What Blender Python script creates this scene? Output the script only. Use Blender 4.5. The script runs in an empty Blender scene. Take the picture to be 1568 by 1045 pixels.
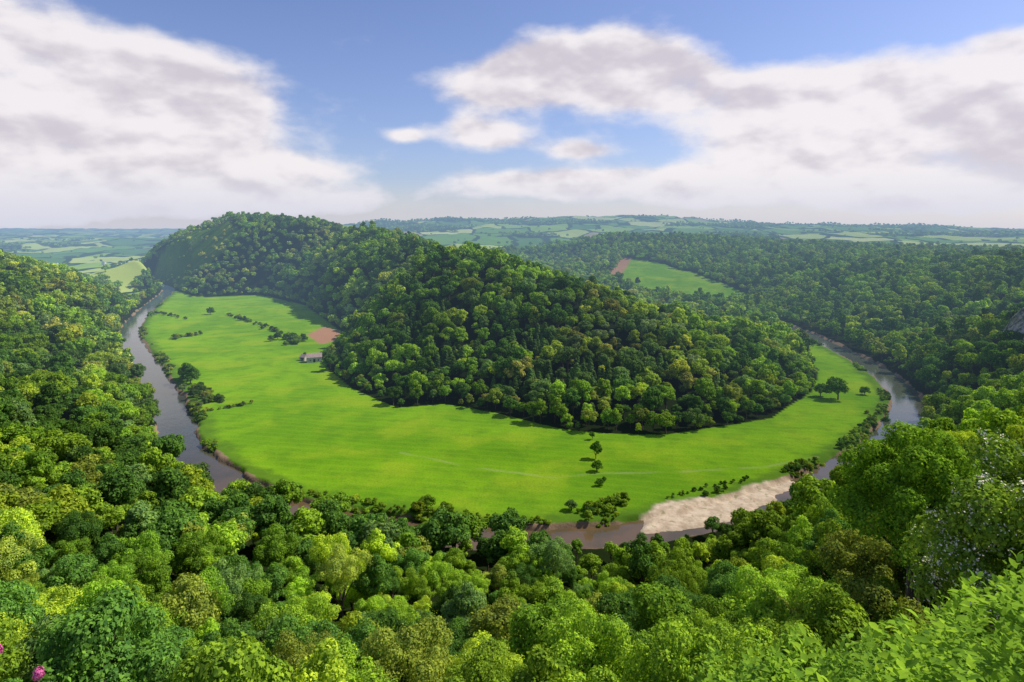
import bpy, math, numpy as np
rng=np.random.default_rng(7)
scene=bpy.context.scene
CAM=(0,0,120.0)

# ------------------------------------------------------------------ noise
def _h(ix,iy,seed):
    n=(ix.astype(np.int64)*374761393+iy.astype(np.int64)*668265263+seed*982451653)&0x7fffffff
    n=((n^(n>>13))*1274126177)&0x7fffffff
    n=n^(n>>16)
    return (n&0xffff)/65535.0
def vnoise(x,y,seed=0):
    ix=np.floor(x);iy=np.floor(y);fx=x-ix;fy=y-iy
    fx=fx*fx*(3-2*fx);fy=fy*fy*(3-2*fy)
    a=_h(ix,iy,seed);b=_h(ix+1,iy,seed);c=_h(ix,iy+1,seed);d=_h(ix+1,iy+1,seed)
    return (a*(1-fx)+b*fx)*(1-fy)+(c*(1-fx)+d*fx)*fy
def fbm(x,y,seed=0,o=4):
    s=0;a=.5;t=0
    for i in range(o):
        s=s+a*vnoise(x*2**i+17.3*i,y*2**i-9.1*i,seed+i);t+=a;a*=.5
    return s/t
def sstep(a,b,x):
    t=np.clip((x-a)/(b-a),0,1);return t*t*(3-2*t)

# ------------------------------------------------------------------ plan of the place (metres)
RIV=[(-1500,1960),(-1150,1740),(-930,1570),(-780,1440),(-690,1312),(-593,1080),(-494,853),(-424,726),(-328,587),(-264,492),(-219,424),(-190,372),(-162,339),(-130,307),(-100,285),(-66,270),(-32,261),(-1,256),(22,256),(46,260),(74,270),(101,284),(127,300),(152,318),(180,341),(211,372),(250,416),(283,469),(304,524),(319,578),(327,632),(336,700),(345,800),(330,900),(240,980),(120,1050)]
def catmull(P,n=4):
    P=np.array(P,float);out=[]
    Q=np.vstack([2*P[0]-P[1],P,2*P[-1]-P[-2]])
    for i in range(1,len(Q)-2):
        for k in range(n):
            t=k/n
            out.append(.5*((2*Q[i])+(-Q[i-1]+Q[i+1])*t+(2*Q[i-1]-5*Q[i]+4*Q[i+1]-Q[i+2])*t*t+(-Q[i-1]+3*Q[i]-3*Q[i+1]+Q[i+2])*t**3))
    out.append(P[-1]);return np.array(out)
RC=catmull(RIV,3)
def dist_line(X,Y,P):
    d=np.full(X.shape,1e9)
    for (x0,y0),(x1,y1) in zip(P[:-1],P[1:]):
        dx,dy=x1-x0,y1-y0;L=dx*dx+dy*dy+1e-9
        t=np.clip(((X-x0)*dx+(Y-y0)*dy)/L,0,1)
        d=np.minimum(d,(X-x0-t*dx)**2+(Y-y0-t*dy)**2)
    return np.sqrt(d)
def inside(X,Y,P):
    c=np.zeros(X.shape,bool);n=len(P)
    for i in range(n):
        x0,y0=P[i];x1,y1=P[(i+1)%n]
        if y0==y1: continue
        c^=((y0>Y)!=(y1>Y))&(X<(x1-x0)*(Y-y0)/(y1-y0)+x0)
    return c
def sdist(X,Y,P):
    d=dist_line(X,Y,list(P)+[P[0]])
    return np.where(inside(X,Y,P),-d,d)
EDGE=[(327,760),(304,674),(276,606),(251,538),(221,484),(197,456),(165,417),(135,403),(90,383),(56,386),(30,396),(-10,429),(-47,451),(-77,440),(-120,494),(-164,577),(-182,674),(-188,745),(-222,815),(-325,1034),(-400,1130),(-461,1200),(-564,1165),(-660,1290)]
MEADOW=RIV[4:32]+EDGE
BACKF=[(190,1301),(268,1565),(324,1500),(361,1308),(387,1186),(406,1109),(358,1036),(281,1057),(240,1167)]
VALLEY=[(-600,1030),(-730,1345),(-940,1600),(-1150,1880),(-1300,2300),(-3000,2300),(-3000,1500),(-1200,1250),(-760,1100)]
SAND=[(51,262),(56,273),(62,283),(74,288),(88,292),(104,300),(124,311),(138,318),(140,316),(126,301),(112,289),(98,278),(83,269),(66,263)]
PLOUGH=[(-234,745),(-232,812),(-196,760),(-190,700),(-200,682)]
HEATH=[(-840,1530),(-720,1340),(-600,1290),(-560,1350),(-640,1440)]
PATHS=[[(-60,352),(-20,330),(21,316),(44,322),(86,324),(127,330),(161,345)]]

CP=[]
for a in (-1.3,-.9,-.5,-.1,.3,.7,1.1,1.35):
    k=max(0,math.sin(a))
    for r,zc,zr in ((2,117.0,117.3),(10,103,111.5),(30,78,93),(60,56,70)):
        CP.append((r*math.sin(a),r*math.cos(a),zc+(zr-zc)*min(1,k*1.5)))
CP+=[(0,90,42),(0,130,25),(0,190,8),(0,225,3),(-32,232,3),(30,228,2),(-70,240,5),(55,90,62),(45,130,34),(70,190,12),(60,228,2),(102,130,67),(118,150,62),(140,200,48),(179,250,30),(200,300,10),(230,300,26),(353,450,46),(300,400,18),(270,350,20),
(-55,70,56),(-94,120,41),(-50,130,29),(-157,200,36),(-100,200,15),(-120,262,5),(-235,300,31),(-185,290,14),(-353,450,38),(-287,420,16),(-380,600,22),(-549,700,84),(-460,650,42),(-573,850,52),(-574,920,30),(-610,1010,6),(-700,900,60),(-800,750,95),(-600,500,90),(-450,300,85),(-700,1150,6),(-900,1250,15),(-1000,900,70),
# meadow hill crest
(252,620,10),(190,600,22),(123,570,36),(65,560,52),(10,600,70),(-52,640,85),(-87,700,90),(-140,860,94),(-190,960,100),(-240,1050,106),(-290,1120,112),(-421,1300,129),(-518,1350,134),(-608,1400,144),(-701,1480,127),(-800,1560,98),(-865,1600,78),(-905,1640,52),(-950,1640,5),(-1120,1850,5),(-960,1500,2),
(100,800,16),(200,850,4),(0,900,25),(-40,1000,40),(50,1150,8),(-200,1350,60),(-400,1600,70),(-600,1750,60),(-800,1950,30),(0,1350,12),(150,1000,2),(300,900,0),
# back field and eastern woods
(190,1301,25),(268,1565,48),(324,1500,45),(361,1308,35),(387,1186,18),(406,1109,8),(358,1036,4),(281,1057,6),
(439,850,3),(400,680,8),(480,600,26),(627,800,74),(644,900,70),(520,900,36),(671,1300,62),(500,1150,36),(624,1500,68),(537,1700,80),(389,1800,96),(270,1850,100),(196,1850,80),(165,1800,44),(100,1700,25),(480,1450,52),(700,600,94),(900,1200,64),(600,450,95),(400,250,95),(450,520,62),(1200,1700,64),
# far country
(-185,2300,50),(0,3000,90),(0,2400,55),(150,2500,58),(300,3200,110),(-600,3000,100),(500,2500,80),(900,2200,80),(1300,2500,86),(1800,2400,80),(-1098,4500,155),(-378,4500,180),(162,4500,200),(792,4500,215),(1197,4500,205),(1377,4400,160),(1281,3500,130),(1806,3500,126),(2331,3500,120),(2744,3500,112),
(-1500,2300,4),(-2000,2500,6),(-1400,3200,25),(-2600,5000,50),(-4000,5000,60),(-1500,5000,90),(-6500,9000,118),(-4500,9000,100),(-2500,9000,120),(0,9000,110),(3000,9000,100),(6000,9000,105),(0,14000,100),(-8000,11000,125),(8000,11000,100)]
CP+=[(x,y,0) for x,y in EDGE]+[(x,y,0) for x,y in RIV[::2]]
CP=np.array(CP,float)
cu=np.arctan2(CP[:,0],CP[:,1]);cv=np.log(np.hypot(CP[:,0],CP[:,1])+.5)
K=np.hypot(cu[:,None]-cu,cv[:,None]-cv)
N=len(CP);A=np.zeros((N+1,N+1));A[:N,:N]=K-1e-4*np.eye(N);A[:N,N]=1;A[N,:N]=1
W=np.linalg.lstsq(A,np.append(CP[:,2],0),rcond=None)[0]
HW=11.0
def ground(X,Y):
    X=np.asarray(X,float).ravel();Y=np.asarray(Y,float).ravel()
    u=np.arctan2(X,Y);r=np.hypot(X,Y);v=np.log(r+.5)
    z=np.full(X.shape,W[N])
    for i in range(N):
        z+=W[i]*np.hypot(u-cu[i],v-cv[i])
    rd=np.full(X.shape,1e4);md=np.full(X.shape,1e4);sd=np.full(X.shape,1e4)
    m=(r<2700)&(r>150)
    rd[m]=dist_line(X[m],Y[m],RC);md[m]=sdist(X[m],Y[m],MEADOW)
    m2=m&(r<400)&(X>20)&(X<170);sd[m2]=sdist(X[m2],Y[m2],SAND)
    d=np.minimum(np.maximum(md,0),np.maximum(rd-HW-3,0))
    amp=np.clip(r-120,0,500)/500*14+np.clip(r-1500,0,3000)/3000*26
    z=z+(fbm(X/130,Y/130,3)-.5)*amp+(fbm(X/500,Y/500,8)-.5)*np.clip(r-2000,0,3000)/3000*60
    z=np.maximum(z,0.3)*sstep(0,28,d)
    z=z+(fbm(X/40,Y/40,5,3)-.5)*1.4*sstep(HW+4,HW+30,rd)*(md<0)
    hw=HW+(fbm(X/14,Y/14,11,3)-.5)*7
    t=sstep(-1.6,1.0,rd-hw)
    z=np.where(rd<60,-3.4*(1-t)+z*t,z)
    ts=sstep(3.0,-3.0,sd+(fbm(X/7,Y/7,21,4)-.5)*7)
    z=np.where((sd<9)&(rd<HW+5),np.maximum(z,-3.2+ts*(1.75+.7*fbm(X/7,Y/7,22,3))),z)
    return z,rd,md,sd
def woods(X,Y):
    n=fbm(X/420,Y/300,31,4)
    return n>.62
def farzone(X,Y):
    r=np.hypot(X,Y)
    return (r>1960)|inside(X,Y,VALLEY)

# ------------------------------------------------------------------ material helpers
def newmat(name):
    m=bpy.data.materials.new(name);m.use_nodes=True
    nt=m.node_tree;nt.nodes.clear()
    return m,nt
def nd(nt,t,ins=None,**kw):
    n=nt.nodes.new(t)
    for k,v in kw.items(): setattr(n,k,v)
    if ins:
        for k,v in ins.items():
            s=n.inputs[k]
            if isinstance(v,bpy.types.NodeSocket): nt.links.new(v,s)
            else: s.default_value=v
    return n
def mth(nt,op,a,b=0.0,c=None,clamp=False):
    n=nt.nodes.new('ShaderNodeMath');n.operation=op;n.use_clamp=clamp
    for i,v in enumerate((a,b,c)):
        if v is None: continue
        if isinstance(v,bpy.types.NodeSocket): nt.links.new(v,n.inputs[i])
        else: n.inputs[i].default_value=v
    return n.outputs[0]
def mix(nt,f,a,b,mode='MIX'):
    n=nt.nodes.new('ShaderNodeMix');n.data_type='RGBA';n.blend_type=mode
    for s,v in ((n.inputs[0],f),(n.inputs[6],a),(n.inputs[7],b)):
        if isinstance(v,bpy.types.NodeSocket): nt.links.new(v,s)
        elif isinstance(v,(int,float)): s.default_value=v
        else: s.default_value=(*v,1) if len(v)==3 else v
    return n.outputs[2]
def noise(nt,vec,scale,detail=4,rough=.55,out='Fac'):
    n=nd(nt,'ShaderNodeTexNoise',{'Vector':vec,'Scale':scale,'Detail':detail,'Roughness':rough});return n.outputs[out]
def ramp(nt,f,a,b):
    n=nd(nt,'ShaderNodeMapRange',{'Value':f,'From Min':a,'From Max':b},interpolation_type='SMOOTHSTEP');return n.outputs[0]
def finish(m,nt,shader,haze=True):
    out=nt.nodes.new('ShaderNodeOutputMaterial')
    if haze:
        # aerial perspective: painted into surfaces as bluish emission, growing with distance from origin
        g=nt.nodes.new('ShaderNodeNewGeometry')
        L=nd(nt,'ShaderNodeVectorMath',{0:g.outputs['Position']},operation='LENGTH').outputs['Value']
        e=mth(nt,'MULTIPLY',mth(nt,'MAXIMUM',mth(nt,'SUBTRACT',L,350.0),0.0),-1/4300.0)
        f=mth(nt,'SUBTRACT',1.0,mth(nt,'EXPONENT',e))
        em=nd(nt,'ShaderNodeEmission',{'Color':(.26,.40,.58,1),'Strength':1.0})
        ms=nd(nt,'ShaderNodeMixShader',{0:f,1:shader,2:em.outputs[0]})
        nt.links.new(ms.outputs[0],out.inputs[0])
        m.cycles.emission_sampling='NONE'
    else: nt.links.new(shader,out.inputs[0])
    return m
def leafmat(name,tint=None,transl=.32,haze=True):
    m,nt=newmat(name)
    g=nt.nodes.new('ShaderNodeNewGeometry')
    if tint is None:
        a=nd(nt,'ShaderNodeAttribute',attribute_name='tint',attribute_type='INSTANCER');col=a.outputs['Color']
    else: col=nd(nt,'ShaderNodeRGB').outputs[0];col.default_value=(*tint,1)
    rnd=g.outputs['Random Per Island']
    col=mix(nt,1.0,col,nd(nt,'ShaderNodeCombineColor',{0:mth(nt,'MULTIPLY_ADD',rnd,.9,.55),1:mth(nt,'MULTIPLY_ADD',rnd,.7,.65),2:mth(nt,'MULTIPLY_ADD',rnd,.3,.85)}).outputs[0],'MULTIPLY')
    n=noise(nt,g.outputs['Position'],.30,2)
    col=mix(nt,1.0,col,nd(nt,'ShaderNodeCombineColor',{0:mth(nt,'MULTIPLY_ADD',n,1.5,.25),1:mth(nt,'MULTIPLY_ADD',n,1.2,.4),2:.9}).outputs[0],'MULTIPLY')
    d=nd(nt,'ShaderNodeBsdfDiffuse',{'Color':col})
    tc=mix(nt,1.0,col,(1.25,1.15,.6),'MULTIPLY')
    t=nd(nt,'ShaderNodeBsdfTranslucent',{'Color':tc})
    s=nd(nt,'ShaderNodeMixShader',{0:transl,1:d.outputs[0],2:t.outputs[0]})
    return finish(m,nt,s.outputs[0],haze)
def simplemat(name,c1,c2,scale,rough=.9,bump=.3,haze=True):
    m,nt=newmat(name)
    g=nt.nodes.new('ShaderNodeNewGeometry')
    n=noise(nt,g.outputs['Position'],scale,6)
    col=mix(nt,ramp(nt,n,.35,.65),c1,c2)
    b=nd(nt,'ShaderNodeBump',{'Height':n,'Strength':bump,'Distance':.3})
    p=nd(nt,'ShaderNodeBsdfPrincipled',{'Base Color':col,'Roughness':rough,'Normal':b.outputs[0]})
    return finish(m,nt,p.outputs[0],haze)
LEAF=leafmat('leaf_foliage')
BARK=simplemat('bark',(.05,.035,.022),(.12,.09,.06),3)

# ------------------------------------------------------------------ mesh helpers
def mkmesh(name,V,F,mats,mi=None,smooth=False):
    me=bpy.data.meshes.new(name)
    V=np.asarray(V,np.float32)
    if isinstance(F,np.ndarray):
        me.vertices.add(len(V));me.vertices.foreach_set('co',V.ravel())
        k=F.shape[1];me.loops.add(F.size);me.loops.foreach_set('vertex_index',F.astype(np.int32).ravel())
        me.polygons.add(len(F));me.polygons.foreach_set('loop_start',np.arange(0,F.size,k,dtype=np.int32))
        me.update(calc_edges=True)
    else:
        me.from_pydata(V.tolist(),[],F);me.update()
    for m in mats: me.materials.append(m)
    if mi is not None: me.polygons.foreach_set('material_index',np.asarray(mi,np.int32))
    if smooth: me.polygons.foreach_set('use_smooth',np.ones(len(me.polygons),bool))
    return me
def link(name,me,loc=(0,0,0),parent=None,coll=None):
    o=bpy.data.objects.new(name,me);o.location=loc
    (coll or scene.collection).objects.link(o)
    if parent: o.parent=parent
    return o
def unit(v): return v/np.maximum(np.linalg.norm(v,axis=-1,keepdims=True),1e-9)
def diamonds(P,Nrm,size,rg,asp=.65):
    n=len(P);r=rg.normal(size=(n,3));t=unit(np.cross(Nrm,r));b=np.cross(Nrm,t)
    s=(size*(.55+.9*rg.random(n)))[:,None]
    V=np.empty((n,4,3));V[:,0]=P-t*s*.5;V[:,1]=P+b*s*asp*.5+Nrm*s*.08;V[:,2]=P+t*s*.5;V[:,3]=P-b*s*asp*.5+Nrm*s*.08
    F=np.arange(n*4).reshape(n,4)
    return V.reshape(-1,3),F
def tube(p0,p1,r0,r1,k=6):
    p0=np.array(p0,float);p1=np.array(p1,float);d=unit(p1-p0);a=np.cross(d,[.3,.8,.52]);a=unit(a);b=np.cross(d,a)
    an=np.arange(k)/k*2*np.pi
    ring=np.cos(an)[:,None]*a+np.sin(an)[:,None]*b
    V=np.vstack([p0+ring*r0,p1+ring*r1]);F=np.array([[i,(i+1)%k,k+(i+1)%k,k+i] for i in range(k)])
    return V,F
def crown(seed,H,R,nl,nleaf,ls,zc=.6,zs=.8,low=-.5,lobr=(.20,.38),jit=.42,spread=.25):
    rg=np.random.default_rng(seed)
    d=unit(rg.normal(size=(nl*4,3)));d=d[d[:,2]>low][:nl];n=len(d)
    sh=.52+.42*rg.random(n)
    C=d*sh[:,None]*R*np.array([1,1,zs]);C[:,2]+=H*zc
    C[:,:2]*=(1-spread*np.clip((C[:,2:3]-H*zc)/(R*zs),0,1))
    C[:,:2]+=rg.normal(size=(n,2))*R*.10
    LR=R*(lobr[0]+(lobr[1]-lobr[0])*rg.random(n)**1.4)
    C=np.vstack([C,[[0,0,H*zc]]]);LR=np.append(LR,R*.48)
    pick=rg.choice(len(C),int(nleaf*1.8),p=LR**2/np.sum(LR**2))
    dd=unit(rg.normal(size=(len(pick),3))+np.array([0,0,.35]))
    wob=1+.18*np.sin(dd[:,0]*7+pick)*np.sin(dd[:,1]*6+pick*2)+.12*rg.normal(size=len(pick))
    P=C[pick]+dd*(LR[pick]*wob)[:,None]*np.array([1,1,.8])
    keep=np.ones(len(P),bool)
    for i in range(len(C)):
        keep&=~((np.linalg.norm(P-C[i],axis=1)<LR[i]*.72)&(pick!=i))
    P=P[keep][:nleaf];dd=dd[keep][:nleaf]
    Nn=unit(dd+np.array([0,0,.25])+rg.normal(size=P.shape)*jit)
    V,F=diamonds(P,Nn,ls,rg)
    return V,F,C,LR,rg
def broadleaf(name,seed,H=14,R=5.5,nl=34,nleaf=5000,ls=.5,leaf=None,trunk=True,blossom=0,bmat=None,**kw):
    V,F,C,LR,rg=crown(seed,H,R,nl,nleaf,ls,**kw)
    Vs=[V];Fs=[F];mi=[np.zeros(len(F))];off=len(V)
    def add(v,f,m):
        nonlocal off
        Vs.append(v);Fs.append(f+off);mi.append(np.full(len(f),m));off+=len(v)
    if trunk:
        pts=[(0,0,-1.5),(rg.normal()*.15,rg.normal()*.15,H*.2),(rg.normal()*.3,rg.normal()*.3,H*.42),(0,0,H*.68)]
        rr=[R*.085,R*.06,R*.045,R*.02]
        for i in range(3): add(*tube(pts[i],pts[i+1],rr[i],rr[i+1],7),1)
        for i in range(min(9,len(C))):
            add(*tube(pts[1+(i%2)],C[i],R*.03,R*.008,5),1)
    mats=[leaf or LEAF,BARK]
    if blossom:
        pick=rg.choice(len(C),blossom);dd=unit(rg.normal(size=(blossom,3))+np.array([0,-.3,.7]))
        cl=C[pick]+dd*(LR[pick]*1.04)[:,None]
        P=np.repeat(cl,9,0)+rg.normal(size=(blossom*9,3))*ls*.5
        v,f=diamonds(P,unit(rg.normal(size=P.shape)+np.array([.4,-.3,.8])),ls*.4,rg,.9)
        add(v,f,2);mats.append(bmat)
    return mkmesh(name,np.vstack(Vs),np.vstack(Fs),mats,np.concatenate(mi))
def conifer(name,seed,H=20,R=3.0,n=1500,ls=.95):
    rg=np.random.default_rng(seed)
    t=rg.random(n)**.75*.92;tier=np.floor(t*16)/16
    t=tier+.04*rg.random(n);an=rg.random(n)*6.283
    rr=R*(1-t)**.7*(.45+.6*rg.random(n)**.5)*(1+.25*np.sin(an*3+tier*40))
    z=H*(.1+.9*t)-rr*.35
    P=np.c_[np.cos(an)*rr,np.sin(an)*rr,z]
    Nn=unit(np.c_[np.cos(an)*.7,np.sin(an)*.7,np.ones(n)]+rg.normal(size=(n,3))*.35)
    V,F=diamonds(P,Nn,ls,rg,.5)
    v,f=tube((0,0,-1),(0,0,H*.98),R*.07,.03,6)
    return mkmesh(name,np.vstack([V,v]),np.vstack([F,f+len(V)]),[LEAF,BARK],np.r_[np.zeros(len(F)),np.ones(len(f))])

def lib(name,meshes):
    c=bpy.data.collections.new(name)
    for i,me in enumerate(meshes):
        o=bpy.data.objects.new(me.name,me);c.objects.link(o)
    return c
def scatter(name,P,S,rotz,T,idx,coll,tilt=.04):
    n=len(P);me=bpy.data.meshes.new(name);me.vertices.add(n);me.vertices.foreach_set('co',np.asarray(P,np.float32).ravel())
    def at(nm,ty,key,arr):
        a=me.attributes.new(nm,ty,'POINT');a.data.foreach_set(key,np.ascontiguousarray(arr).ravel())
    R=np.zeros((n,3),np.float32);R[:,2]=rotz;R[:,:2]=rng.normal(size=(n,2))*tilt
    at('rot','FLOAT_VECTOR','vector',R);at('scl','FLOAT_VECTOR','vector',np.asarray(S,np.float32))
    at('tint','FLOAT_COLOR','color',np.c_[T,np.ones(n)].astype(np.float32));at('idx','INT','value',idx.astype(np.int32))
    o=link(name,me)
    ng=bpy.data.node_groups.new(name+'_gn','GeometryNodeTree')
    ng.interface.new_socket('Geometry',in_out='INPUT',socket_type='NodeSocketGeometry')
    ng.interface.new_socket('Geometry',in_out='OUTPUT',socket_type='NodeSocketGeometry')
    gi=ng.nodes.new('NodeGroupInput');go=ng.nodes.new('NodeGroupOutput');ip=ng.nodes.new('GeometryNodeInstanceOnPoints')
    ci=ng.nodes.new('GeometryNodeCollectionInfo');ci.inputs['Collection'].default_value=coll
    ci.inputs['Separate Children'].default_value=True;ci.inputs['Reset Children'].default_value=True
    L=ng.links.new;L(gi.outputs[0],ip.inputs['Points']);L(ci.outputs[0],ip.inputs['Instance']);ip.inputs['Pick Instance'].default_value=True
    for nm,ty,sk in (('rot','FLOAT_VECTOR','Rotation'),('scl','FLOAT_VECTOR','Scale'),('idx','INT','Instance Index')):
        a=ng.nodes.new('GeometryNodeInputNamedAttribute');a.data_type=ty;a.inputs['Name'].default_value=nm
        L([q for q in a.outputs if q.enabled and q.name=='Attribute'][0],ip.inputs[sk])
    L(ip.outputs[0],go.inputs[0])
    md=o.modifiers.new('instances','NODES');md.node_group=ng
    return o

# ------------------------------------------------------------------ ground sheet
az=np.linspace(-1.35,1.35,760)
rr=np.concatenate([np.geomspace(1.2,200,140,endpoint=False),np.geomspace(200,720,430,endpoint=False),np.geomspace(720,14000,270)])
AZ,RR=np.meshgrid(az,rr)
X=(RR*np.sin(AZ)).ravel();Y=(RR*np.cos(AZ)).ravel()
Z,RD,MD,SD=ground(X,Y)
nr,nc=AZ.shape
i=np.arange(nr-1)[:,None]*nc+np.arange(nc-1)[None,:]
F=np.stack([i,i+1,i+nc+1,i+nc],-1).reshape(-1,4)[:, ::-1]
bd=sdist(X,Y,BACKF)
fz=farzone(X,Y)
wd=woods(X,Y)
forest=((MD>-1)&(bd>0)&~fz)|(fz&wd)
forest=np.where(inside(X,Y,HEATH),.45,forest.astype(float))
pm=np.full(X.shape,1e3)
mm=(MD<0)&(RR.ravel()<800)
for p in PATHS: pm[mm]=np.minimum(pm[mm],dist_line(X[mm],Y[mm],p))
plough=sdist(X,Y,PLOUGH)
soil2=sdist(X,Y,[(195,1330),(262,1590),(285,1560),(215,1300)])

gm,nt=newmat('ground_meadow_forest_floor')
g=nt.nodes.new('ShaderNodeNewGeometry');pos=g.outputs['Position']
def at(nm): return nd(nt,'ShaderNodeAttribute',attribute_name=nm).outputs['Fac']
n1=noise(nt,pos,.012,5);n2=noise(nt,pos,.07,5,.6);n3=noise(nt,pos,.9,4,.7);n4=noise(nt,pos,.025,4)
grass=mix(nt,ramp(nt,n1,.38,.62),(.135,.295,.012),(.205,.385,.014))
grass=mix(nt,mth(nt,'MULTIPLY',ramp(nt,n2,.42,.7),.6),grass,(.095,.22,.014))
grass=mix(nt,mth(nt,'MULTIPLY',ramp(nt,n4,.48,.66),.65),grass,(.29,.40,.020))
grass=mix(nt,mth(nt,'MULTIPLY',ramp(nt,n3,.4,.8),.6),grass,(.075,.17,.014))
# mowing / tractor lines
wv=nd(nt,'ShaderNodeTexWave',{'Vector':nd(nt,'ShaderNodeMapping',{'Vector':pos,'Rotation':(0,0,1.75)}).outputs[0],'Scale':.045,'Distortion':6,'Detail':3,'Detail Scale':.25})
grass=mix(nt,mth(nt,'MULTIPLY',ramp(nt,wv.outputs['Fac'],.5,1),mth(nt,'MULTIPLY',n1,.3)),grass,(.27,.42,.03))
rd=at('rd')
# ranker growth towards the banks
rank=mth(nt,'MULTIPLY',ramp(nt,mth(nt,'ADD',rd,mth(nt,'MULTIPLY',n2,-22.0)),13,3),.75)
grass=mix(nt,rank,grass,(.08,.16,.018))
# far farmland: field parcels and hedges
vp=nd(nt,'ShaderNodeMapping',{'Vector':pos,'Scale':(.0044,.0026,0)}).outputs[0]
vp=nd(nt,'ShaderNodeVectorMath',{0:vp,1:nd(nt,'ShaderNodeVectorMath',{0:noise(nt,pos,.004,2,.5,'Color'),1:(.6,.6,0)},operation='MULTIPLY').outputs[0]},operation='ADD').outputs[0]
vo=nd(nt,'ShaderNodeTexVoronoi',{'Vector':vp,'Scale':1.0},feature='F1')
ve=nd(nt,'ShaderNodeTexVoronoi',{'Vector':vp,'Scale':1.0},feature='DISTANCE_TO_EDGE')
sep=nd(nt,'ShaderNodeSeparateColor',{0:vo.outputs['Color']})
cr=nd(nt,'ShaderNodeValToRGB',{0:sep.outputs[0]});e=cr.color_ramp;e.interpolation='CONSTANT'
e.elements[0].color=(.14,.28,.04,1);e.elements[1].position=.3;e.elements[1].color=(.26,.40,.06,1)
for p,c in ((.5,(.42,.50,.12,1)),(.68,(.09,.20,.04,1)),(.78,(.50,.54,.18,1)),(.93,(.34,.28,.16,1))):
    q=e.elements.new(p);q.color=c
farm=mix(nt,ramp(nt,ve.outputs[0],.05,.03),cr.outputs[0],(.025,.055,.015))
col=mix(nt,at('far'),grass,farm)
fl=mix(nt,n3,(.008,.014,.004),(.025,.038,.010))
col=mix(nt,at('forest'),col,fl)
path=mth(nt,'MULTIPLY',ramp(nt,at('path'),2.0,.5),mth(nt,'MULTIPLY',ramp(nt,n2,.38,.62),.32))
col=mix(nt,path,col,(.42,.42,.18))
soilc=mix(nt,n3,(.30,.15,.08),(.48,.27,.16))
col=mix(nt,at('soil'),col,soilc)
bvar=noise(nt,pos,.018,3)
bank=mth(nt,'MULTIPLY',ramp(nt,mth(nt,'ADD',mth(nt,'ADD',rd,mth(nt,'MULTIPLY',n2,6.0)),mth(nt,'MULTIPLY',bvar,-9.0)),10.6,9.4),1.0)
col=mix(nt,bank,col,mix(nt,n3,(.17,.11,.06),(.36,.26,.16)))
n5=noise(nt,pos,.22,5,.65)
sandc=mix(nt,ramp(nt,n5,.35,.65),(.52,.39,.25),(.80,.65,.45))
sandc=mix(nt,mth(nt,'MULTIPLY',n3,.45),sandc,(.48,.38,.26))
sandc=mix(nt,mth(nt,'MULTIPLY',ramp(nt,noise(nt,pos,.30,5),.58,.68),.6),sandc,(.22,.24,.08))
col=mix(nt,at('sand'),col,sandc)
bp=nd(nt,'ShaderNodeBump',{'Height':mth(nt,'ADD',n3,mth(nt,'MULTIPLY',n2,2.0)),'Strength':.5,'Distance':.55})
p=nd(nt,'ShaderNodeBsdfDiffuse',{'Color':col,'Normal':bp.outputs[0],'Roughness':.6})
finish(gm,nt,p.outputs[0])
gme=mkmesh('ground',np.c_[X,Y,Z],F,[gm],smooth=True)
def pat(me,nm,arr):
    a=me.attributes.new(nm,'FLOAT','POINT');a.data.foreach_set('value',np.asarray(arr,np.float32))
sdn=SD+(fbm(X/7,Y/7,21,4)-.5)*7
pat(gme,'forest',forest);pat(gme,'sand',sstep(2.6,-.5,sdn)*(Z>-2.7));pat(gme,'rd',np.minimum(RD,500));pat(gme,'far',fz)
pat(gme,'path',np.minimum(pm,50));pat(gme,'soil',np.maximum(sstep(2,-2,plough),sstep(4,-4,soil2)))
link('ground',gme)

# ------------------------------------------------------------------ river
T=unit(np.gradient(RC,axis=0));Nn=np.c_[-T[:,1],T[:,0]]
cols=9;wv_=np.linspace(-HW-7,HW+7,cols)
RV=np.array([[*(RC[i]+Nn[i]*w),-2.0] for i in range(len(RC)) for w in wv_])
RF=np.array([[i*cols+j,i*cols+j+1,(i+1)*cols+j+1,(i+1)*cols+j] for i in range(len(RC)-1) for j in range(cols-1)])[:, ::-1]
wm,nt=newmat('river_water')
g=nt.nodes.new('ShaderNodeNewGeometry');pos=g.outputs['Position']
wn=noise(nt,pos,.05,4);w2=noise(nt,pos,.7,4,.6)
sx=nd(nt,'ShaderNodeSeparateXYZ',{0:pos})
near=ramp(nt,sx.outputs[1],400,280)
c=mix(nt,near,(.055,.062,.040),(.125,.080,.038))
c=mix(nt,mth(nt,'MULTIPLY',ramp(nt,wn,.4,.65),.6),c,(.055,.052,.026))
b=nd(nt,'ShaderNodeBump',{'Height':mth(nt,'MULTIPLY_ADD',wn,1.5,w2),'Strength':.14,'Distance':.3})
p=nd(nt,'ShaderNodeBsdfPrincipled',{'Base Color':c,'Roughness':.05,'IOR':1.33,'Normal':b.outputs[0]})
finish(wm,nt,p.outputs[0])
rme=mkmesh('river',RV,RF,[wm],smooth=True)
ro=link('river',rme)

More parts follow.
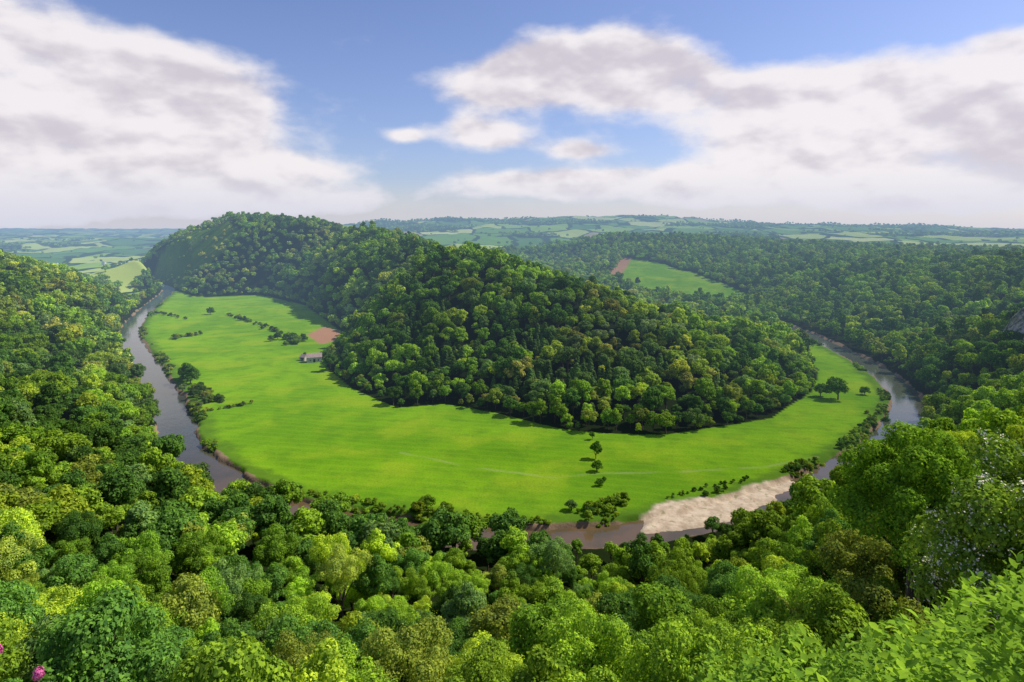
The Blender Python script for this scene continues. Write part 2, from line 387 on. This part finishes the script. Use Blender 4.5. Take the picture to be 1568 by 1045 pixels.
# ------------------------------------------------------------------ tree libraries
nearL=lib('near_tree_kinds',[broadleaf('broadleaf_tree_near%d'%i,10+i,H=12+i%3*1.5,R=(5.2,5.9,4.6,6.2,5.0,5.5)[i],nl=(26,38,30,50,24,40)[i],nleaf=(13000,16000,11000,18000,12000,15000)[i],ls=(.34,.28,.38,.32,.40,.26)[i],zs=(.9,.8,1.2,.85,1.1,.95)[i],lobr=((.2,.36),(.14,.28),(.18,.34),(.13,.25),(.22,.38),(.14,.28))[i],spread=(.25,.1,.45,.2,.3,.2)[i]) for i in range(6)])
midL=lib('mid_tree_kinds',[broadleaf('broadleaf_tree_mid%d'%i,30+i,H=12.5+i%3*1.5,R=(5.2,5.8,4.2,5.5,4.6,5.2,3.8)[i],nl=20+3*i,nleaf=3300,ls=.74,zs=(.85,.75,1.3,.9,1.15,.8,1.45)[i],spread=(.2,.1,.5,.2,.4,.2,.5)[i]) for i in range(7)])
farL=lib('far_tree_kinds',[broadleaf('broadleaf_tree_far%d'%i,50+i,H=12+i%3*1.5,R=(5.6,5.0,4.2,6.0,4.6)[i],nl=12+2*i,nleaf=650,ls=1.45,zs=(.8,.95,1.3,.8,1.1)[i]) for i in range(5)])
vfarL=lib('distant_tree_kinds',[broadleaf('broadleaf_tree_distant%d'%i,70+i,H=13,R=6,nl=8,nleaf=160,ls=3.0,trunk=False) for i in range(3)])
conL=lib('conifer_kinds',[conifer('conifer_tree%d'%i,90+i,H=14+1.6*i,R=3.6+.2*i) for i in range(3)])

PAL=np.array([(.180,.320,.032),(.260,.410,.038),(.100,.205,.036),(.370,.490,.045),(.170,.285,.075),(.275,.345,.055)])
def tints(X,Y,rg):
    n=len(X);r=np.hypot(X,Y)
    # stands of the same species hang together
    cn=fbm(X/45,Y/45,101,3);k=rg.choice(len(PAL),n,p=[.26,.24,.18,.12,.1,.10])
    st=rg.random(n)<.45
    k=np.where(st&(cn>.56),2,k);k=np.where(st&(cn<.43),1,k)
    T=PAL[k]*(.66+.62*rg.random((n,1)))
    nz=fbm(X/70,Y/70,41,3)[:,None]
    T=T*(.62+.84*nz)
    ol=((fbm(X/90,Y/90,51,3)>.58)&(Y>430)&(X<260)&(X>-900)&(r<1900))
    T[ol]=T[ol]*np.array([1.2,1.0,1.4])*1.1
    hh=inside(X,Y,HEATH);T[hh]=T[hh]*np.array([1.45,1.15,1.7])
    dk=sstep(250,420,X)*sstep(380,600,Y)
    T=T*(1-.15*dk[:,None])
    nearb=sstep(230,120,r)[:,None]
    T=T*(1+.10*nearb)
    return T
CON=[(-20,455),(60,412),(140,430),(165,480),(60,520),(-30,545),(-90,600),(-110,540),(-60,490)]
def grid(r0,r1,s,rg,amax=.86):
    xs=np.arange(-r1*math.sin(amax),r1*math.sin(amax),s);ys=np.arange(0,r1,s)
    GX,GY=np.meshgrid(xs,ys);GX=GX.ravel()+(rg.random(GX.size)-.5)*s*1.1;GY=GY.ravel()+(rg.random(GY.size)-.5)*s*1.1
    r=np.hypot(GX,GY);m=(r>=r0)&(r<r1)&(np.abs(np.arctan2(GX,GY))<amax)
    return GX[m],GY[m]
BIG=(57,93)
CT=.535
def plant(name,r0,r1,s,coll,nk,far=False,sc=(.65,1.25),con=True,pw=1.4):
    x,y=grid(r0,r1,s,rng)
    z,rd_,md_,_=ground(x,y)
    f=farzone(x,y)
    ok=((md_>-1.5)&(rd_>HW+3.5)&(sdist(x,y,BACKF)>0)&~f)
    hedge=rng.random(len(x))<.022
    ok|=f&(rd_>30)&(woods(x,y)|hedge)
    ok&=(np.hypot(x-BIG[0],y-BIG[1])>11)
    ok&=sdist(x,y,PLOUGH)>3
    ok&=~(inside(x,y,HEATH)&(rng.random(len(x))<.45))
    x,y,z,rd_,md_=x[ok],y[ok],z[ok],rd_[ok],md_[ok]
    isc=np.zeros(len(x),bool)
    if con:
        isc=(sdist(x,y,CON)<0)&(fbm(x/26,y/26,79,3)>CT)&(rng.random(len(x))<.8)
    S=sc[0]+(sc[1]-sc[0])*rng.random(len(x))**pw
    edge=(sstep(0,18,md_)*.25+.75);S=S*edge
    S=np.where(inside(x,y,HEATH),S*.65,S)
    # willow scrub rather than tall trees opposite the gravel bar
    low=sstep(60,25,rd_)*sstep(14,30,x)*sstep(158,140,x)*(y<330)
    S=S*(1-.55*low)
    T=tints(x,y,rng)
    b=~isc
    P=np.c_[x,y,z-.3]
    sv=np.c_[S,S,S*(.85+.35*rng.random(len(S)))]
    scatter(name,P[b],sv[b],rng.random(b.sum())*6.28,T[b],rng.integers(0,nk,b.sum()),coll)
pc=[plant('broadleaf_forest',40,150,9.8,nearL,6,con=False,sc=(.75,1.5)),
    plant('broadleaf_forest.001',150,215,8.4,nearL,6,con=False,sc=(.55,1.25)),
    plant('broadleaf_forest.002',215,620,8.0,midL,7,sc=(.55,1.45),pw=1.7),
    plant('broadleaf_forest.003',620,1300,9.5,farL,5,sc=(.6,1.5),pw=1.7),
    plant('broadleaf_forest.004',1300,2300,12.5,farL,5,sc=(.75,1.35)),
    plant('distant_woodland',2300,5200,28,vfarL,3,sc=(.8,1.3),con=False)]
cx,cy=grid(380,660,5.8,rng);m=(sdist(cx,cy,CON)<-2)&(fbm(cx/26,cy/26,79,3)>CT);cx,cy=cx[m],cy[m];cz=ground(cx,cy)[0]
P=np.c_[cx,cy,cz];s_=.55+.55*rng.random((len(cx),1));S=np.c_[s_,s_,s_]
T=np.array([(.115,.205,.052)])*(.6+.9*rng.random((len(P),1)))
scatter('conifer_forest',P,S,rng.random(len(P))*6.28,T,rng.integers(0,3,len(P)),conL,.02)

# riverside shrubs + hedgerows
def shrubs(name,x,y,s,coll,nk,bright=1.0,sq=.9):
    z=ground(x,y)[0];T=tints(x,y,rng)*bright
    return scatter(name,np.c_[x,y,z-s*3.2],np.c_[s,s,s*sq],rng.random(len(x))*6.28,T,rng.integers(0,nk,len(x)),coll)
seglen=np.r_[0,np.cumsum(np.linalg.norm(np.diff(RC,axis=0),axis=1))]
q=rng.random(6200)*seglen[-1];bx=np.interp(q,seglen,RC[:,0]);by=np.interp(q,seglen,RC[:,1])
nx=np.interp(q,seglen,Nn[:,0]);ny=np.interp(q,seglen,Nn[:,1]);off=HW-.8+7*rng.random(len(q))**1.6
bx=bx+nx*off;by=by+ny*off
ms=sdist(bx,by,MEADOW)
dens=np.where((bx>-100)&(bx<45)&(by<330),1.25,np.where(bx>110,.6,.4))
cl=fbm(bx/30,by/30,61,3)
ok=(ms<0)&(np.hypot(bx,by)<1250)&(cl>(.66-.30*dens))&(sdist(bx,by,SAND)>2)
bx,by,cl=bx[ok],by[ok],cl[ok]
big=np.clip((cl-.42)*2.2,0,1)
shrubs('riverside_shrubs',bx,by,.10+.12*rng.random(len(bx))+.38*big*rng.random(len(bx))**2.5,midL,6,.9)
def hedge(name,p0,p1,n,s0,s1,w=2.5,br=.75):
    t=rng.random(n);x=p0[0]+(p1[0]-p0[0])*t+rng.normal(size=n)*w;y=p0[1]+(p1[1]-p0[1])*t+rng.normal(size=n)*w
    shrubs(name,x,y,s0+(s1-s0)*rng.random(n),midL,6,br)
hedge('hedgerow',(-373,714),(-357,752),22,.3,.55)
hedge('hedgerow',(-395,915),(-264,750),44,.25,.6)
hedge('hedgerow',(-252,722),(-218,680),26,.45,.9,6)
hedge('hedgerow',(-203,430),(-180,451),26,.14,.3,1)
hedge('hedgerow',(-249,500),(-206,452),36,.3,.65,3.5)
hedge('hedgerow',(-510,937),(-430,869),16,.3,.5)
hedge('hedgerow',(180,352),(196,366),22,.25,.5,4)
hedge('hedgerow',(-40,277),(-26,273),8,.4,.65,2.5)
hedge('hedgerow',(28,276),(50,287),26,.2,.5,2.5,.95)
hedge('hedgerow',(66,292),(118,316),22,.1,.22,1.2,.9)
hedge('hedgerow',(205,388),(250,440),14,.15,.3,3)
hedge('hedgerow',(-190,612),(-164,585),12,.25,.5,3)

# single field trees
FT=[('oak_tree',(-257,517),1.25),('oak_tree',(-250,508),1.1),('oak_tree',(-262,527),.9),('oak_tree',(230,461),1.3),('ash_tree',(256,474),.55),('ash_tree',(222,470),.8),('oak_tree',(-426,923),.9),
('poplar_tree',(44,342),.85),('poplar_tree',(46,374),.45),('hawthorn_tree',(42,324),.48),('hawthorn_tree',(41,306),.33),('hawthorn_tree',(44,312),.22),('hawthorn_tree',(239,417),.42),('hawthorn_tree',(232,405),.25),
('ash_tree',(-176,608),.6),('ash_tree',(-194,612),.45),('hawthorn_tree',(-168,590),.4),('hawthorn_tree',(-150,560),.4)]
LF1=leafmat('leaf_field_tree',(.105,.220,.028))
fm=[broadleaf('field_tree_mesh',120+i,H=14,R=6 if i<2 else 3.6,nl=30,nleaf=4500,ls=.7,leaf=LF1,zs=.95 if i<2 else 1.3,zc=.50) for i in range(3)]
for i,(nm,(x,y),s) in enumerate(FT):
    o=link(nm,fm[2] if nm=='poplar_tree' else fm[i%2],(x,y,float(ground([x],[y])[0][0])-.6));o.scale=(s,s,s);o.rotation_euler[2]=i*1.7

# big near ash
LF2=leafmat('leaf_big_ash',(.195,.350,.028))
o=link('ash_tree',broadleaf('large_ash_mesh',201,H=24,R=10.5,nl=80,nleaf=48000,ls=.40,leaf=LF2,zs=1.05,zc=.56,lobr=(.11,.23)),(BIG[0],BIG[1],92-24))
# blossom
BL=simplemat('hawthorn_blossom',(.80,.74,.50),(.9,.86,.66),8,haze=False)
LF3=leafmat('leaf_hawthorn',(.190,.310,.038))
link('hawthorn_shrub',broadleaf('hawthorn_mesh',202,H=9,R=4.4,nl=60,nleaf=42000,ls=.19,leaf=LF3,blossom=1300,bmat=BL,zs=1.1,zc=.6,lobr=(.15,.3)),(20.4,25,101.5))
hz_=float(ground([22],[85])[0][0])
link('hawthorn_shrub',broadleaf('hawthorn_mesh_b',203,H=11,R=5,nl=40,nleaf=16000,ls=.32,leaf=LF3,blossom=420,bmat=BL,zs=1.0,zc=.6),(22,85,max(hz_,53)))

# near leafy bush, lower right
def leafbush(name,seed,pts,tops,mat,L=.11,per=16,stem=.55):
    rg=np.random.default_rng(seed)
    n=len(pts)
    lean=unit(np.c_[rg.normal(size=(n,2))*.35,np.ones(n)])
    k=np.arange(per)
    Pn=[];Dn=[];Sn=[]
    for i in range(n):
        s=stem*(.6+.8*rg.random())
        an=k*2.4+rg.random()*6;h=(k/per)
        base=np.array([*pts[i],tops[i]])-lean[i]*s*(1-h)[:,None]
        up=.1+1.1*h**2
        d=unit(np.c_[np.cos(an),np.sin(an),up]+rg.normal(size=(per,3))*.2)
        Pn.append(base);Dn.append(d);Sn.append(L*(1.15-.5*h)*(.75+.5*rg.random(per)))
    P=np.vstack(Pn);D=np.vstack(Dn);S=np.concatenate(Sn)[:,None]
    side=unit(np.cross(D,np.array([0,0,1.0])+rg.normal(size=D.shape)*.2));up=np.cross(side,D)
    w=S*.25
    V=np.stack([P,P+D*S*.3+side*w+up*S*.05,P+D*S*.65+side*w*.85+up*S*.04,P+D*S-up*S*.12,P+D*S*.65-side*w*.85+up*S*.04,P+D*S*.3-side*w+up*S*.05,P+D*S*.35-up*S*.02,P+D*S*.68-up*S*.03],1)
    b=(np.arange(len(P))*8)[:,None]
    F=np.concatenate([b+np.array([[0,1,6,5]]),b+np.array([[1,2,7,6]]),b+np.array([[5,6,7,4]]),b+np.array([[2,3,4,7]])])
    return mkmesh(name,V.reshape(-1,3),F,[mat])
LB=leafmat('leaf_elder_bush',(.235,.400,.040),.36,False)
rg=np.random.default_rng(5)
n=1400
bx=3.0+rg.random(n)*12.5;by=7.5+rg.random(n)*9.5
m=(bx/by>.27)&(bx/by<1.1);bx,by=bx[m],by[m]
top=120-.779*by+.32*bx+(fbm(bx/1.5,by/1.5,90,2)-.5)*5.0-.35-rg.random(len(bx))**2*1.2
link('elder_bush',leafbush('elder_bush',6,np.c_[bx,by],top,LB,L=.19,per=20,stem=1.1))
# valerian
PK=simplemat('valerian_petals',(.55,.06,.22),(.75,.16,.38),60,haze=False)
for (x,y,z) in ((-2.90,4.0,117.28),(-3.16,4.0,117.42)):
    rg=np.random.default_rng(int(-x*100));V=[];Fq=[];off=0;mi=[]
    d=unit(rg.normal(size=(260,3)));P=d*np.array([.035,.035,.045])*(.6+.4*rg.random((260,1)));v,f=diamonds(P,d,.012,rg,.8);V.append(v);Fq.append(f);mi+= [0]*len(f);off=len(v)
    v,f=tube((0,0,-.9),(0,0,-.02),.006,.003,6);V.append(v);Fq.append(f+off);mi+=[1]*len(f);off+=len(v)
    for q in range(10):
        a=q*2.2;P=np.array([[math.cos(a)*.03,math.sin(a)*.03,-.12-q*.07]]);v,f=diamonds(P,unit(np.array([[math.cos(a+1),math.sin(a+1),1.2]])),.08,rg,.4);V.append(v);Fq.append(f+off);mi+=[1]*len(f);off+=len(v)
    link('red_valerian',mkmesh('red_valerian',np.vstack(V),np.vstack(Fq),[PK,LB],mi),(x,y,z))

# ------------------------------------------------------------------ stone barn
WALL=simplemat('barn_stone',(.46,.40,.33),(.62,.56,.48),1.2);ROOF=simplemat('barn_roof_tiles',(.26,.19,.16),(.38,.29,.25),1.5);DARK=simplemat('barn_opening',(.02,.018,.015),(.03,.025,.02),2)
def house(name,loc,L,Wd,Hh,rot,wall,roof):
    e=bpy.data.objects.new(name,None);scene.collection.objects.link(e);e.location=loc;e.rotation_euler[2]=rot
    l,w,h=L/2,Wd/2,Hh;rh=Wd*.42
    V=[(-l,-w,-1),(l,-w,-1),(l,w,-1),(-l,w,-1),(-l,-w,h),(l,-w,h),(l,w,h),(-l,w,h),(-l,0,h+rh),(l,0,h+rh)]
    link('walls',mkmesh('walls',V,[(0,1,5,4),(1,2,6,9,5),(2,3,7,6),(3,0,4,8,7)],[wall]),parent=e)
    o=.35;t=.18
    R=[(-l-o,-w-o,h-.25),(l+o,-w-o,h-.25),(l+o,0,h+rh+.05),(-l-o,0,h+rh+.05),(-l-o,w+o,h-.25),(l+o,w+o,h-.25)]
    R2=[(x,y,z+t) for x,y,z in R]
    link('roof',mkmesh('roof',R+R2,[(3,2,1,0),(4,5,2,3),(6,7,8,9),(9,8,11,10),(0,1,7,6),(5,4,10,11),(0,6,9,3),(3,9,10,4),(1,2,8,7),(2,5,11,8)],[roof]),parent=e)
    for k,(x,wd,z0,z1) in enumerate(((-l*.55,.9,1.2,2.4),(0,1.8,-.2,2.9),(l*.55,.9,1.2,2.4))):
        V=[(x-wd/2,-w-.03,z0),(x+wd/2,-w-.03,z0),(x+wd/2,-w-.03,z1),(x-wd/2,-w-.03,z1)]
        link('door' if k==1 else 'window_%d'%k,mkmesh('opening',V,[(0,1,2,3)],[DARK]),parent=e)
    return e
house('stone_barn',(-180,594,.2),13,7.5,4.4,.35,WALL,ROOF)
house('stone_outbuilding',(-191,600,.2),6,5,3,-.5,WALL,ROOF)
WH=simplemat('white_render',(.6,.58,.53),(.75,.73,.68),.5)
for k,(x,y) in enumerate(((-1380,2010),(-1420,2060),(-1300,2080),(-1500,2150),(-1180,2120),(700,4350),(760,4380),(860,4400),(950,4380),(1040,4370))):
    house('farmhouse',(x,y,float(ground([x],[y])[0][0])+.6),14,9,7,k*.9,WH,ROOF)

# ------------------------------------------------------------------ limestone cliff in the eastern wood
u,v=np.meshgrid(np.linspace(0,1,60),np.linspace(0,1,60))
arch=np.sin(np.pi*np.clip(u,0,1))**.5
cxx=342+u*24+(fbm(u*6+9,v*8,72,4)-.5)*6
cyy=446-u*16-arch*6+(fbm(u*5,v*9,71,4)-.5)*10+v*6+2.5*np.floor(v*5)/5
czz=44+v*(20+10*fbm(u*4,u*0+2,75,3))*arch
i=np.arange(59)[:,None]*60+np.arange(59)[None,:]
CF=np.stack([i,i+1,i+61,i+60],-1).reshape(-1,4)
RK=simplemat('limestone',(.20,.18,.155),(.50,.45,.39),.35,bump=.9)
link('rock_cliff',mkmesh('rock_cliff',np.c_[cxx.ravel(),cyy.ravel(),czz.ravel()],CF,[RK]))

# ------------------------------------------------------------------ light
SA=math.radians(74);SE=math.radians(48)
sun=bpy.data.lights.new('sun','SUN');sun.energy=5.0;sun.angle=math.radians(.5);sun.color=(1,.95,.86)
so=bpy.data.objects.new('sun',sun);scene.collection.objects.link(so)
import mathutils
dirv=mathutils.Vector((math.sin(SA)*math.cos(SE),math.cos(SA)*math.cos(SE),math.sin(SE)))
so.rotation_euler=dirv.to_track_quat('Z','Y').to_euler();so.location=dirv*500

w=bpy.data.worlds.new('World');scene.world=w;w.use_nodes=True;nt=w.node_tree;nt.nodes.clear()
w.cycles.sampling_method='NONE'
sky=nd(nt,'ShaderNodeTexSky',sky_type='NISHITA');sky.sun_disc=False;sky.sun_elevation=SE;sky.sun_rotation=SA;sky.altitude=200
tc=nt.nodes.new('ShaderNodeTexCoord');D=tc.outputs['Generated']
dn=nd(nt,'ShaderNodeVectorMath',{0:D},operation='NORMALIZE').outputs[0]
sp=nd(nt,'ShaderNodeSeparateXYZ',{0:dn})
azn=mth(nt,'ARCTAN2',sp.outputs[0],sp.outputs[1]);eln=mth(nt,'ARCSINE',sp.outputs[2])
wn=nd(nt,'ShaderNodeTexNoise',{'Vector':dn,'Scale':5.0,'Detail':3,'Roughness':.55}).outputs['Color']
wsp=nd(nt,'ShaderNodeSeparateColor',{0:wn})
aw=mth(nt,'ADD',azn,mth(nt,'MULTIPLY',mth(nt,'SUBTRACT',wsp.outputs[0],.5),.10))
ew=mth(nt,'ADD',eln,mth(nt,'MULTIPLY',mth(nt,'SUBTRACT',wsp.outputs[1],.5),.04))
# cloud masses: azimuth, elevation, half-width, half-height, weight (degrees)
CL=[(-37,7.5,11.5,6.2,1.2),(-29,11,9,3.2,.95),(-42,14.5,7,3.8,1.0),(-25,7,8,3,.85),(-31,2.8,15,2.6,.9),(-16,2.6,11,1.3,.8),(-20,5.3,6,1.3,.7),
(-1,12.4,5.2,2.2,1.2),(4,13.2,5.5,2.5,1.15),(10,13.9,6,2.8,1.3),(16,12.0,6.5,2.3,1.0),(-2,8.3,4.3,1.4,1.3),(6.5,7.2,3,.9,1.05),(-9.5,8,1.7,.6,.95),
(4,4.2,8.5,1.4,1.2),(16,3.8,12,1.8,1.15),(23,7.2,9,2.8,1.3),(32,9.8,9,2.7,1.25),(38,5.8,8,2.8,1.15),(24,10.6,5,1.8,1.05),(33,3.1,14,2.1,1.0),(38,12.8,5,1.2,.8),
(100,22,40,9,1),(-110,25,40,9,1)]
dsum=None
for a,e_,ra,re,wt in CL:
    a,e_,ra,re=[math.radians(q) for q in (a,e_,ra,re)]
    p=mth(nt,'MULTIPLY',mth(nt,'SUBTRACT',aw,a),1/ra);q=mth(nt,'MULTIPLY',mth(nt,'SUBTRACT',ew,e_),1/re)
    s=mth(nt,'MULTIPLY_ADD',p,p,mth(nt,'MULTIPLY',q,q))
    gss=mth(nt,'MULTIPLY',mth(nt,'EXPONENT',mth(nt,'MULTIPLY',s,-1.0)),wt)
    dsum=gss if dsum is None else mth(nt,'ADD',dsum,gss)
dsum=mth(nt,'MINIMUM',dsum,1.15)
cv=nd(nt,'ShaderNodeCombineXYZ',{0:azn,1:mth(nt,'MULTIPLY',eln,1.9),2:0.3}).outputs[0]
cv2=nd(nt,'ShaderNodeCombineXYZ',{0:mth(nt,'ADD',azn,.012),1:mth(nt,'MULTIPLY_ADD',eln,1.9,.035),2:0.3}).outputs[0]
f1=noise(nt,cv,8.0,7,.54);f1b=noise(nt,cv2,8.0,3,.54);f2=noise(nt,cv,3.2,2,.55)
dd=mth(nt,'ADD',dsum,mth(nt,'MULTIPLY',mth(nt,'SUBTRACT',f1,.5),1.8))
mask=ramp(nt,dd,.27,.98)
lit=mth(nt,'MULTIPLY_ADD',mth(nt,'SUBTRACT',f1b,f1),2.4,mth(nt,'MULTIPLY_ADD',mth(nt,'SUBTRACT',dd,.85),.14,mth(nt,'SUBTRACT',f2,.14)))
blue=nd(nt,'ShaderNodeBackground',{'Color':mix(nt,1.0,sky.outputs[0],(.97,.98,1.26),'MULTIPLY'),'Strength':.112})
ccol=mix(nt,ramp(nt,lit,.15,.85),(.93,.88,.89),(.66,.61,.67))
hcol=mix(nt,ramp(nt,sp.outputs[2],.10,.0),ccol,(.70,.71,.82))
cb=nd(nt,'ShaderNodeBackground',{'Color':hcol,'Strength':1.0})
m2=mth(nt,'MAXIMUM',mth(nt,'MULTIPLY',mask,.94),mth(nt,'MULTIPLY',ramp(nt,sp.outputs[2],.085,-.02),.8))
mx=nd(nt,'ShaderNodeMixShader',{0:m2,1:blue.outputs[0],2:cb.outputs[0]})
ow=nt.nodes.new('ShaderNodeOutputWorld');nt.links.new(mx.outputs[0],ow.inputs[0])

# ------------------------------------------------------------------ camera
cd=bpy.data.cameras.new('camera');cd.sensor_width=36;cd.lens=22.96;cd.shift_y=-.1087;cd.clip_end=40000;cd.clip_start=.2
co=bpy.data.objects.new('camera',cd);scene.collection.objects.link(co);co.location=CAM;co.rotation_euler=(math.radians(90),0,0)
scene.camera=co
scene.view_settings.view_transform='Standard';scene.view_settings.look='None';scene.view_settings.exposure=0
